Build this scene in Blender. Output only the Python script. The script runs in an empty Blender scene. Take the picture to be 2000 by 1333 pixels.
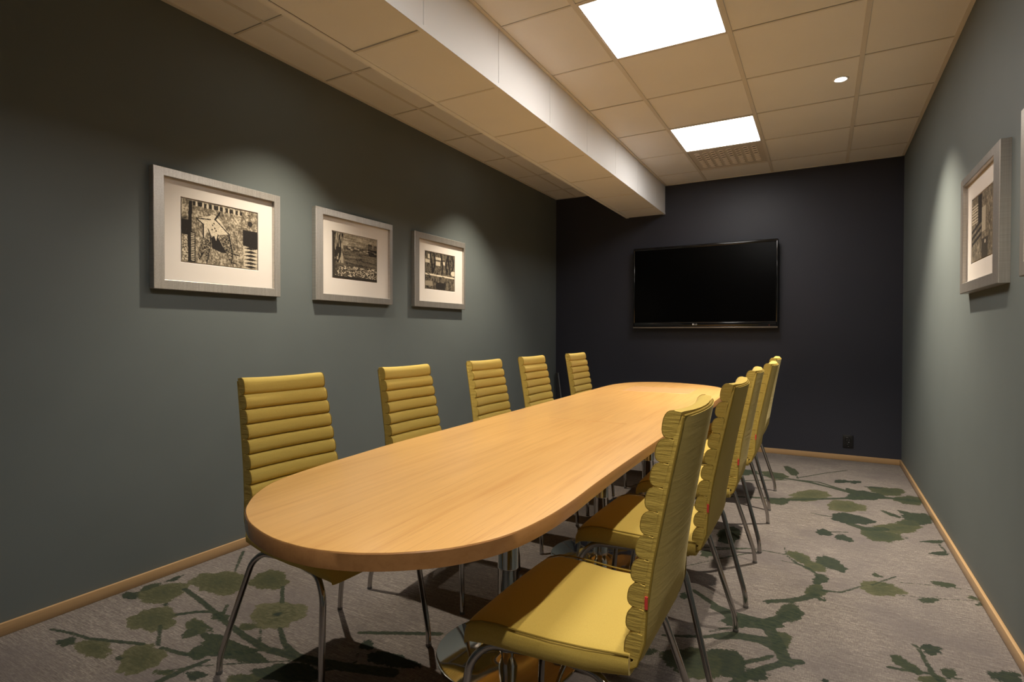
import bpy, bmesh, math, random
import numpy as np
from mathutils import Vector, Matrix
random.seed(7)
rng = np.random.default_rng(5)
SC = bpy.context.scene
COL = SC.collection

# ------------------------------------------------------------------ camera
cam_d = bpy.data.cameras.new('camera')
cam = bpy.data.objects.new('camera', cam_d)
COL.objects.link(cam)
F_PX = 1087.08
cam_d.sensor_fit = 'HORIZONTAL'
cam_d.sensor_width = 36.0
cam_d.lens = F_PX / 2000.0 * 36.0
cam_d.clip_start = 0.02
cam_d.clip_end = 50
YAW, PITCH, ROLL = 0.5087, -0.0126, -0.0016
EYE = 1.1234
_cy, _sy, _cp, _sp, _cr, _sr = math.cos(YAW), math.sin(YAW), math.cos(PITCH), math.sin(PITCH), math.cos(ROLL), math.sin(ROLL)
_R = Matrix(((_cr, 0, -_sr), (0, 1, 0), (_sr, 0, _cr))) @ Matrix(((1, 0, 0), (0, _cp, _sp), (0, -_sp, _cp))) @ Matrix(((_cy, _sy, 0), (-_sy, _cy, 0), (0, 0, 1)))
_m = Matrix((_R[0], _R[2], -_R[1])).transposed().to_4x4()
_m.translation = (0, 0, EYE)
cam.matrix_world = _m
SC.camera = cam

# ------------------------------------------------------------------ world, exposure
W = bpy.data.worlds.new('night')
SC.world = W
W.use_nodes = True
W.node_tree.nodes['Background'].inputs[0].default_value = (0.01, 0.01, 0.012, 1)
W.node_tree.nodes['Background'].inputs[1].default_value = 0.2
SC.view_settings.view_transform = 'Standard'
SC.view_settings.look = 'None'
SC.view_settings.gamma = 1.0
SC.view_settings.use_curve_mapping = False
SC.view_settings.exposure = 0.0
PANEL_EMIT = 16.5            # the square ceiling panels
SPOT_W = 215.0               # the recessed spotlights
PANEL_COL = (1.0, 0.955, 0.905)
SPOT_COL = (1.0, 0.88, 0.70)
try:
    SC.cycles.max_bounces = 10
    SC.cycles.diffuse_bounces = 6
    SC.cycles.sample_clamp_indirect = 4.0
    SC.cycles.caustics_reflective = False
    SC.cycles.use_denoising = True
except Exception:
    pass

# room dimensions (metres; camera above the origin, y runs towards the dark wall)
XL, XR, YB, YF, H = -2.6551, 0.5997, 5.7903, -1.35, 2.6535
BXL, BXR, BZ = -1.8348, -1.4238, 2.359          # the boxed beam
GX, R0 = -1.0204, 5.4119                        # ceiling grid
TZ = 0.725                                      # table top height

# ------------------------------------------------------------------ helpers
def link(o, parent=None):
    COL.objects.link(o)
    if parent is not None:
        o.parent = parent
    return o

def from_bm(name, bm, mat, parent=None, smooth=False, angle=None):
    me = bpy.data.meshes.new(name)
    bm.normal_update()
    bm.to_mesh(me); bm.free()
    for m in (mat if isinstance(mat, (list, tuple)) else [mat]):
        me.materials.append(m)
    if smooth or angle is not None:
        me.polygons.foreach_set('use_smooth', [True] * len(me.polygons))
        if angle is not None:
            me.set_sharp_from_angle(angle=math.radians(angle))
    return link(bpy.data.objects.new(name, me), parent)

def from_py(name, vs, fs, mat, parent=None, smooth=False, angle=None):
    me = bpy.data.meshes.new(name)
    me.from_pydata([tuple(v) for v in vs], [], [tuple(f) for f in fs]); me.update()
    me.materials.append(mat)
    if smooth or angle is not None:
        me.polygons.foreach_set('use_smooth', [True] * len(me.polygons))
        if angle is not None:
            me.set_sharp_from_angle(angle=math.radians(angle))
    return link(bpy.data.objects.new(name, me), parent)

def empty(name, loc, rz=0, label=None, cat=None, group=None):
    o = bpy.data.objects.new(name, None)
    o.empty_display_size = 0.1
    link(o); o.location = loc; o.rotation_euler = (0, 0, rz)
    tag(o, label, cat, group)
    return o

def tag(o, label=None, cat=None, group=None, kind=None):
    if label: o['label'] = label
    if cat: o['category'] = cat
    if group: o['group'] = group
    if kind: o['kind'] = kind
    return o

def bm_box(bm, lo, hi, bevel=0.0, seg=1):
    vs = [bm.verts.new((x, y, z)) for z in (lo[2], hi[2]) for y in (lo[1], hi[1]) for x in (lo[0], hi[0])]
    fs = [(0, 2, 3, 1), (4, 5, 7, 6), (0, 1, 5, 4), (1, 3, 7, 5), (3, 2, 6, 7), (2, 0, 4, 6)]
    new = [bm.faces.new([vs[i] for i in f]) for f in fs]
    if bevel > 0:
        es = list({e for f in new for e in f.edges})
        bmesh.ops.bevel(bm, geom=es, offset=bevel, segments=seg, profile=0.5, affect='EDGES')
    return new

def box(name, lo, hi, mat, parent=None, bevel=0.0, seg=1):
    bm = bmesh.new(); bm_box(bm, lo, hi, bevel, seg)
    return from_bm(name, bm, mat, parent, angle=40 if bevel else None)

def tube_geo(path, r, n=10, cap=True, base=0):
    """path: list of points; returns verts, faces of a round tube."""
    P = [Vector(p) for p in path]; vs = []; fs = []
    t0 = (P[1] - P[0]).normalized()
    ref = Vector((0, 0, 1)) if abs(t0.z) < 0.9 else Vector((1, 0, 0))
    nrm = t0.cross(ref).normalized()
    for i, p in enumerate(P):
        if i == 0: t = P[1] - P[0]
        elif i == len(P) - 1: t = P[-1] - P[-2]
        else: t = (P[i + 1] - P[i]).normalized() + (P[i] - P[i - 1]).normalized()
        t.normalize()
        nrm = (nrm - t * nrm.dot(t)).normalized()
        b = t.cross(nrm)
        rr = r[i] if isinstance(r, (list, tuple)) else r
        for k in range(n):
            a = 2 * math.pi * k / n
            vs.append(p + (nrm * math.cos(a) + b * math.sin(a)) * rr)
    for i in range(len(P) - 1):
        for k in range(n):
            fs.append((base + i * n + k, base + i * n + (k + 1) % n, base + (i + 1) * n + (k + 1) % n, base + (i + 1) * n + k))
    if cap:
        fs.append(tuple(base + k for k in reversed(range(n))))
        fs.append(tuple(base + (len(P) - 1) * n + k for k in range(n)))
    return vs, fs

def tube(name, path, r, mat, parent=None, n=10):
    vs, fs = tube_geo(path, r, n)
    return from_py(name, vs, fs, mat, parent, angle=50)

def rounded(path, rad, seg=5):
    """round the corners of a polyline"""
    P = [Vector(p) for p in path]; out = [P[0]]
    for i in range(1, len(P) - 1):
        a, b, c = P[i - 1], P[i], P[i + 1]
        r = min(rad, (a - b).length * .45, (c - b).length * .45)
        s = b + (a - b).normalized() * r; e = b + (c - b).normalized() * r
        for k in range(seg + 1):
            t = k / seg
            out.append(s.lerp(b, t).lerp(b.lerp(e, t), t))
    out.append(P[-1]); return out

def lathe(name, prof, mat, parent=None, n=40, loc=(0, 0, 0), angle=35):
    vs = []; fs = []
    for r, z in prof:
        for k in range(n):
            a = 2 * math.pi * k / n
            vs.append((loc[0] + r * math.cos(a), loc[1] + r * math.sin(a), loc[2] + z))
    for i in range(len(prof) - 1):
        for k in range(n):
            fs.append((i * n + k, i * n + (k + 1) % n, (i + 1) * n + (k + 1) % n, (i + 1) * n + k))
    fs.append(tuple(reversed(range(n)))); fs.append(tuple((len(prof) - 1) * n + k for k in range(n)))
    return from_py(name, vs, fs, mat, parent, angle=angle)

def copy_tree(o, parent=None):
    c = o.copy(); COL.objects.link(c); c.parent = parent
    for ch in kids.get(o, ()):
        copy_tree(ch, c)
    return c
kids = {}
def index_kids():
    kids.clear()
    for o in bpy.data.objects:
        if o.parent: kids.setdefault(o.parent, []).append(o)

# ------------------------------------------------------------------ materials
def mat(name, col, rough=0.6, metal=0.0, spec=0.5, coat=0.0):
    m = bpy.data.materials.new(name); m.use_nodes = True
    b = m.node_tree.nodes['Principled BSDF']
    b.inputs['Base Color'].default_value = (*col, 1)
    b.inputs['Roughness'].default_value = rough
    b.inputs['Metallic'].default_value = metal
    b.inputs['Specular IOR Level'].default_value = spec
    b.inputs['Coat Weight'].default_value = coat
    return m

class NT:
    def __init__(s, m): s.t = m.node_tree; s.b = s.t.nodes['Principled BSDF']; s.m = m
    def n(s, typ, **kw):
        nd = s.t.nodes.new(typ)
        for k, v in kw.items():
            if k in nd.inputs.keys(): nd.inputs[k].default_value = v
            else: setattr(nd, k, v)
        return nd
    def l(s, a, b): s.t.links.new(a, b)
    def coord(s, scale=(1, 1, 1), kind='Object', rot=(0, 0, 0)):
        c = s.n('ShaderNodeTexCoord'); mp = s.n('ShaderNodeMapping')
        mp.inputs['Scale'].default_value = scale; mp.inputs['Rotation'].default_value = rot
        s.l(c.outputs[kind], mp.inputs[0]); return mp.outputs[0]
    def noise(s, vec, scale, detail=3, rough=.55):
        nd = s.n('ShaderNodeTexNoise', Scale=scale, Detail=detail, Roughness=rough)
        s.l(vec, nd.inputs['Vector']); return nd.outputs['Fac']
    def ramp(s, fac, stops):
        r = s.n('ShaderNodeValToRGB'); e = r.color_ramp.elements
        while len(e) < len(stops): e.new(0.5)
        for i, (p, c) in enumerate(stops):
            e[i].position = p; e[i].color = (*c, 1)
        s.l(fac, r.inputs[0]); return r.outputs[0]
    def mix(s, fac, a, b, mode='MIX'):
        x = s.n('ShaderNodeMix', data_type='RGBA', blend_type=mode)
        for sock, v in ((x.inputs[0], fac), (x.inputs[6], a), (x.inputs[7], b)):
            if isinstance(v, (int, float)): sock.default_value = v
            elif isinstance(v, tuple): sock.default_value = (*v, 1)
            else: s.l(v, sock)
        return x.outputs[2]
    def math(s, op, a, b=0.0, c=None, clamp=False):
        x = s.n('ShaderNodeMath', operation=op, use_clamp=clamp)
        for i, v in enumerate((a, b) if c is None else (a, b, c)):
            if isinstance(v, (int, float)): x.inputs[i].default_value = v
            else: s.l(v, x.inputs[i])
        return x.outputs[0]
    def bump(s, h, strength=.2, dist=.01):
        bn = s.n('ShaderNodeBump', Strength=strength, Distance=dist)
        s.l(h, bn.inputs['Height']); s.l(bn.outputs[0], s.b.inputs['Normal'])

def paint(name, col, rough=.75, var=.06, bump=.05):
    m = mat(name, col, rough, spec=.3); t = NT(m)
    c = t.coord()
    f = t.noise(c, 1.3, 3)
    lo = tuple(v * (1 - var) for v in col); hi = tuple(v * (1 + var) for v in col)
    t.l(t.ramp(f, [(.3, lo), (.7, hi)]), t.b.inputs['Base Color'])
    t.bump(t.noise(c, 220, 2), bump, .002)
    return m

M_WALL = paint('grey green wall paint', (0.120, 0.138, 0.136), .62)
M_FRONTW = paint('pale wall paint', (0.30, 0.30, 0.29), .7)
M_BACK = paint('near black blue wall paint', (0.031, 0.033, 0.045), .45)
M_TILE = paint('white ceiling tile', (0.79, 0.785, 0.785), .9, .03, .35)
M_TEE = mat('painted ceiling grid', (0.66, 0.63, 0.59), .6)
M_BEAMP = paint('white beam panel', (0.76, 0.75, 0.74), .55, .02, .02)
M_VOID = mat('dark ceiling void', (0.10, 0.09, 0.08), .9)

def wood(name, base, dark, axis='Y', scale=1.0, rough=.38, coat=0.25, contrast=1.0):
    m = mat(name, base, rough, spec=.45, coat=coat); t = NT(m)
    m.node_tree.nodes['Principled BSDF'].inputs['Coat Roughness'].default_value = .22
    sc = {'Y': (26, 1.1, 26), 'X': (1.1, 26, 26), 'Z': (26, 26, 1.1)}[axis]
    sc = tuple(v * scale for v in sc)
    c = t.coord(sc)
    w = t.noise(t.coord(tuple(v * .12 for v in sc)), 2.2, 2)
    f1 = t.noise(c, 1.6, 4, .6)
    fine = t.noise(t.coord(tuple(v * 7 if v > 5 else v * 2.2 for v in sc)), 1.5, 3)
    col = t.ramp(f1, [(.28, dark), (.5, base), (.78, tuple(min(1, v * 1.12) for v in base))])
    col = t.mix(t.math('MULTIPLY', w, .35 * contrast), col, tuple(v * .8 for v in base))
    col = t.mix(t.math('MULTIPLY', t.math('GREATER_THAN', fine, .62), .22 * contrast), col, tuple(v * .78 for v in dark))
    t.l(col, t.b.inputs['Base Color'])
    t.bump(fine, .04, .001)
    return m
M_TABLE = wood('oak veneer', (0.67, 0.382, 0.128), (0.565, 0.288, 0.084), contrast=1.6)
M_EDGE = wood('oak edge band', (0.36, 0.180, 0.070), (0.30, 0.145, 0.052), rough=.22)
M_HATCH = wood('oak hatch veneer', (0.74, 0.43, 0.19), (0.66, 0.36, 0.14), axis='X', rough=.26)
M_SKIRT_Y = wood('oak skirting', (0.40, 0.255, 0.125), (0.32, 0.195, 0.09), 'Y', .6, .45)
M_SKIRT_X = wood('oak skirting across', (0.40, 0.255, 0.125), (0.32, 0.195, 0.09), 'X', .6, .45)

M_CHROME = mat('chrome', (0.62, 0.61, 0.60), .07, 1.0)
M_LEG = mat('chrome tube', (0.40, 0.385, 0.375), .13, 1.0)
M_CAP = mat('grey glide', (0.12, 0.115, 0.11), .5)

def fabric():
    m = mat('mustard wool', (0.47, 0.36, 0.085), .88, spec=.15); t = NT(m)
    t.b.inputs['Sheen Weight'].default_value = .25
    t.b.inputs['Sheen Roughness'].default_value = .5
    t.b.inputs['Sheen Tint'].default_value = (1, .9, .6, 1)
    c = t.coord((1, 1, 1))
    a = t.noise(t.coord((1500, 500, 1500)), 1, 2); b = t.noise(t.coord((500, 1500, 500)), 1, 2)
    f = t.math('ADD', t.math('MULTIPLY', a, .5), t.math('MULTIPLY', b, .5))
    col = t.ramp(f, [(.30, (0.43, 0.305, 0.062)), (.52, (0.52, 0.380, 0.088)), (.74, (0.59, 0.445, 0.118))])
    big = t.noise(c, 6, 2)
    col = t.mix(t.math('MULTIPLY', big, .25), col, (0.42, 0.31, 0.07))
    t.l(col, t.b.inputs['Base Color'])
    wr = t.noise(t.coord((10, 6, 95)), 1.0, 2)
    h = t.math('ADD', t.math('MULTIPLY', f, .15), t.math('MULTIPLY', wr, .8))
    t.bump(h, .22, .004)
    return m
M_FAB = fabric()
M_SEATFAB = M_FAB
def _side():
    m = M_FAB.copy(); m.name = 'gathered mustard wool'
    t = NT(m)
    w1 = t.noise(t.coord((12, 3, 85)), 1.0, 3, .6); w2 = t.noise(t.coord((25, 3, 180)), 1.0, 2)
    t.bump(t.math('ADD', w1, t.math('MULTIPLY', w2, .4)), .32, .010)
    return m
M_FABSIDE = _side()
M_PIPE = mat('mustard piping', (0.27, 0.19, 0.04), .85, spec=.1)
M_RED = mat('red label', (0.70, 0.06, 0.05), .6)
M_SILVER = mat('brushed silver frame', (0.56, 0.53, 0.49), .34, .75)
def _silver():
    t = NT(M_SILVER)
    f = t.noise(t.coord((3, 160, 160)), 1, 3); g = t.noise(t.coord((160, 160, 3)), 1, 3)
    t.l(t.ramp(t.math('MULTIPLY', t.math('ADD', f, g), .5), [(.35, (.46, .43, .39)), (.65, (.62, .59, .55))]), t.b.inputs['Base Color'])
_silver()
M_MAT = mat('warm white mount board', (0.68, 0.63, 0.58), .8, spec=.2)
M_SLIP = mat('cream mount bevel', (0.88, 0.82, 0.70), .7)
M_TVB = mat('glossy black bezel', (0.006, 0.006, 0.007), .12, 0, .5)
M_SCREEN = mat('switched off screen', (0.0015, 0.0015, 0.0015), .22, 0, .08)
M_TVBAR = mat('smoked bottom bar', (0.20, 0.17, 0.14), .25, 0.3)
M_LOGO = mat('silver print', (0.75, 0.75, 0.75), .4)
M_BLACKP = mat('black plastic', (0.008, 0.008, 0.009), .4)
M_ALU = mat('aluminium', (0.6, 0.6, 0.62), .35, .9)
M_VENT = mat('vent enamel', (0.58, 0.54, 0.50), .5)
M_VENTD = mat('vent throat', (0.03, 0.025, 0.02), .9)
M_VRING = mat('vent nozzle', (0.72, 0.68, 0.64), .4)

def emitter(name, col, e):
    m = bpy.data.materials.new(name); m.use_nodes = True
    b = m.node_tree.nodes['Principled BSDF']
    b.inputs['Base Color'].default_value = (.9, .9, .9, 1)
    b.inputs['Emission Color'].default_value = (*col, 1)
    b.inputs['Emission Strength'].default_value = e
    return m
M_PANEL = emitter('lit diffuser', PANEL_COL, PANEL_EMIT)
M_BULB = emitter('lit lamp', (1, .95, .85), 60)

def carpet():
    m = mat('floral carpet', (.3, .27, .25), .95, spec=.1); t = NT(m)
    obj = t.coord((1, 1, 1))
    # heathered ground: threads both ways, worn cloudiness
    th1 = t.noise(t.coord((330, 45, 1)), 1, 3, .7); th2 = t.noise(t.coord((38, 300, 1)), 1, 3, .7)
    streak = t.noise(t.coord((7, 120, 1)), 1, 4, .75)
    cloud = t.noise(obj, 2.2, 5, .65); fleck = t.noise(t.coord((45, 150, 1)), 1, 4, .75)
    g = t.math('ADD', t.math('MULTIPLY', th1, .42), t.math('MULTIPLY', th2, .58))
    g = t.math('ADD', t.math('MULTIPLY', g, .68), t.math('MULTIPLY', streak, .32))
    ground = t.ramp(g, [(.38, (0.070, 0.060, 0.055)), (.50, (0.146, 0.128, 0.118)), (.62, (0.275, 0.243, 0.222))])
    ground = t.mix(t.math('MULTIPLY', t.math('GREATER_THAN', fleck, .56), .28), ground, (0.14, 0.115, 0.105))
    ground = t.mix(t.math('MULTIPLY', t.math('SUBTRACT', cloud, .42), 3.0, clamp=True), ground, (0.100, 0.087, 0.087))
    ab = t.n('ShaderNodeAttribute', attribute_name='branch'); al = t.n('ShaderNodeAttribute', attribute_name='leaf_shade'); at = t.n('ShaderNodeAttribute', attribute_name='tone')
    # brush-like edges
    e1 = t.math('MULTIPLY', t.math('SUBTRACT', t.noise(obj, 60, 3, .6), .5), .016)
    e2 = t.math('MULTIPLY', t.math('SUBTRACT', t.noise(obj, 34, 4, .7), .5), .070)
    db = t.math('ADD', ab.outputs['Fac'], e1); dl = t.math('ADD', al.outputs['Fac'], e2)
    mb = t.math('MULTIPLY', t.math('SUBTRACT', .002, db), 260, clamp=True)
    ml = t.math('MULTIPLY', t.math('SUBTRACT', .002, dl), 200, clamp=True)
    dry = t.noise(t.coord((34, 80, 1)), 1, 4, .7)
    tone = t.math('ADD', at.outputs['Fac'], t.math('MULTIPLY', t.math('SUBTRACT', dry, .5), .9), clamp=True)
    lc = t.ramp(tone, [(.05, (0.016, 0.024, 0.019)), (.35, (0.030, 0.038, 0.022)), (.62, (0.050, 0.053, 0.027)), (.9, (0.090, 0.086, 0.050))])
    bc = t.ramp(dry, [(.35, (0.016, 0.024, 0.019)), (.7, (0.040, 0.048, 0.028))])
    thin = t.math('ADD', .80, t.math('MULTIPLY', g, .3), clamp=True)
    c = t.mix(t.math('MULTIPLY', ml, thin), ground, lc)
    c = t.mix(t.math('MULTIPLY', mb, thin), c, bc)
    t.l(c, t.b.inputs['Base Color'])
    t.bump(g, .5, .004)
    return m
M_CARPET = carpet()

def printed():
    m = mat('printed paper', (.5, .45, .4), .8, spec=.2); t = NT(m)
    a = t.n('ShaderNodeAttribute', attribute_name='ink')
    n = t.noise(t.coord((1, 1, 1)), 260, 3, .7)
    v = t.math('ADD', a.outputs['Fac'], t.math('MULTIPLY', t.math('SUBTRACT', n, .5), .45), clamp=True)
    t.l(t.ramp(v, [(.1, (0.018, 0.015, 0.013)), (.5, (0.20, 0.165, 0.115)), (.9, (0.66, 0.57, 0.43))]), t.b.inputs['Base Color'])
    return m
M_PRINT = printed()
BRANCHES = [(0,[(-2.441,1.424,0.011),(-2.276,1.395,0.0115),(-2.133,1.364,0.0119),(-1.978,1.33,0.0127),(-1.851,1.308,0.014),(-1.726,1.292,0.0166),(-1.625,1.308,0.02),(-1.527,1.323,0.0215),(-1.394,1.353,0.0234),(-1.237,1.404,0.0249)]),(0,[(-2.597,1.818,0.0086),(-2.493,1.72,0.007),(-2.406,1.639,0.0055)]),(0,[(-2.549,0.981,0.0075),(-2.459,1.003,0.0072),(-2.353,1.017,0.0078),(-2.262,1.05,0.009),(-2.136,1.095,0.0092)]),(0,[(-2.055,1.115,0.0074),(-1.94,1.131,0.0104),(-1.839,1.192,0.0142),(-1.749,1.262,0.0167)]),(0,[(-2.213,1.198,0.0077),(-2.08,1.118,0.0072)]),(0,[(-2.244,1.277,0.0105),(-2.198,1.328,0.0112),(-2.137,1.367,0.0115)]),(0,[(-2.085,1.65,0.0085),(-1.96,1.55,0.0089)]),(0,[(-1.798,1.411,0.0087),(-1.69,1.346,0.011),(-1.572,1.313,0.0141)]),(0,[(-1.871,1.38,0.0048),(-1.779,1.313,0.0054)]),(0,[(-2.142,1.425,0.0079),(-2.092,1.377,0.0067)]),(0,[(-1.901,1.031,0.0038),(-1.864,1.086,0.0039),(-1.791,1.144,0.0038),(-1.687,1.218,0.004),(-1.52,1.327,0.0041)]),(0,[(-1.51,1.536,0.0096),(-1.403,1.592,0.0112),(-1.241,1.677,0.0128)]),(0,[(-1.443,1.467,0.003),(-1.367,1.368,0.003)]),(0,[(-1.463,1.277,0.0095),(-1.403,1.362,0.007)]),(0.5,[(-1.861,1.002,0.0143),(-1.854,1.072,0.012),(-1.837,1.149,0.0094)]),(0,[(-0.627,4.028,0.0143),(-0.52,4.103,0.0167),(-0.375,4.156,0.0188),(-0.165,4.217,0.019),(-0.025,4.319,0.0188),(0.138,4.426,0.0196),(0.248,4.523,0.0226),(0.41,4.59,0.0279),(0.594,4.598,0.03)]),(0,[(-0.558,4.951,0.0155),(-0.397,4.838,0.0189),(-0.215,4.813,0.0215),(-0.065,4.777,0.0213),(0.077,4.686,0.0201),(0.187,4.604,0.0204)]),(0,[(-0.215,4.813,0.0122),(-0.017,4.822,0.0124),(0.188,4.63,0.0106)]),(0,[(-0.167,4.872,0.0074),(0.033,5.168,0.0071),(0.184,5.35,0.0066)]),(0,[(-0.187,5.07,0.0046),(-0.158,4.864,0.0059)]),(0,[(-0.622,4.492,0.0096),(-0.433,4.647,0.01),(-0.238,4.769,0.0104)]),(0,[(-0.053,3.963,0.0059),(0.007,3.945,0.007),(0.076,3.944,0.0079)]),(0.4,[(0.157,3.84,0.026),(0.227,3.792,0.0322),(0.319,3.843,0.0299)]),(0,[(0.016,3.622,0.006),(0.134,3.678,0.006)]),(0,[(0.555,3.706,0.0059),(0.566,3.59,0.0057)]),(0,[(0.472,3.704,0.0075),(0.603,3.79,0.0075)]),(0,[(-0.453,2.918,0.0054),(-0.364,3.028,0.0048),(-0.263,3.131,0.004)]),(0,[(-0.473,3.046,0.006),(-0.309,3.153,0.006),(-0.154,3.146,0.0053)]),(0,[(-0.168,3.254,0.003),(-0.15,3.14,0.0046),(-0.101,3.052,0.0084),(-0.054,3.018,0.011),(-0.019,2.968,0.0072),(-0.007,2.855,0.0062)]),(0,[(-0.186,3.055,0.0037),(-0.093,3.044,0.0049)]),(0,[(0.008,2.785,0.0098),(0.077,2.8,0.0063),(0.163,2.919,0.0042)]),(0,[(0.199,2.95,0.0045),(0.277,3.068,0.0046),(0.306,3.112,0.0046)]),(0,[(0.296,3.042,0.0032),(0.434,3.082,0.0032),(0.58,3.109,0.0032)]),(0,[(0.295,2.894,0.0038),(0.406,2.925,0.0032),(0.59,3.0,0.003)]),(0,[(-0.02,2.727,0.0197),(-0.06,2.662,0.0182),(-0.113,2.609,0.0175),(-0.186,2.562,0.0139)]),(0,[(0.357,2.882,0.0032),(0.443,2.964,0.003)]),(0,[(-0.082,2.512,0.0295),(-0.136,2.424,0.0266),(-0.177,2.361,0.0316),(-0.229,2.356,0.0342),(-0.297,2.366,0.0299),(-0.37,2.393,0.0259)]),(0,[(-0.175,2.332,0.0245),(-0.137,2.237,0.0235),(-0.115,2.157,0.0231),(-0.098,2.111,0.0246)]),(0,[(-0.058,2.137,0.0153),(-0.101,2.109,0.0156),(-0.168,2.028,0.0152),(-0.215,1.947,0.0153),(-0.242,1.894,0.0162)]),(0,[(-0.333,2.159,0.0144),(-0.264,2.206,0.0191),(-0.184,2.218,0.0234),(-0.134,2.185,0.0234)]),(0,[(-0.343,2.222,0.0049),(-0.308,2.25,0.0046),(-0.277,2.26,0.0042)]),(0,[(-0.237,2.037,0.0076),(-0.189,2.078,0.0083),(-0.147,2.126,0.0088)]),(0,[(-0.101,2.109,0.0065),(-0.075,2.077,0.0036)]),(0,[(0.298,2.454,0.0088),(0.309,2.441,0.0069),(0.319,2.351,0.0072),(0.328,2.274,0.0098),(0.35,2.232,0.0137)]),(0,[(0.203,2.25,0.0086),(0.262,2.258,0.0083),(0.318,2.274,0.0079)]),(0,[(0.356,2.267,0.0051),(0.407,2.291,0.0041)]),(0,[(-0.02,2.708,0.013),(0.014,2.68,0.0064)]),(0,[(-0.488,2.509,0.0111),(-0.39,2.425,0.0138),(-0.321,2.347,0.0178),(-0.249,2.314,0.0257),(-0.175,2.341,0.0286)]),(0,[(-0.511,2.076,0.007),(-0.373,2.14,0.01),(-0.285,2.216,0.0143),(-0.167,2.235,0.0186)]),(0,[(-0.364,2.188,0.0036),(-0.301,2.25,0.0036)]),(0,[(-0.219,2.042,0.0075),(-0.156,2.104,0.0076)]),(0,[(-0.574,2.751,0.0039),(-0.434,2.934,0.0037),(-0.297,3.103,0.0034)]),(0,[(-0.534,3.047,0.007),(-0.31,3.152,0.0058)]),(0,[(-0.464,2.574,0.0031),(-0.389,2.502,0.003)])]
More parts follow.
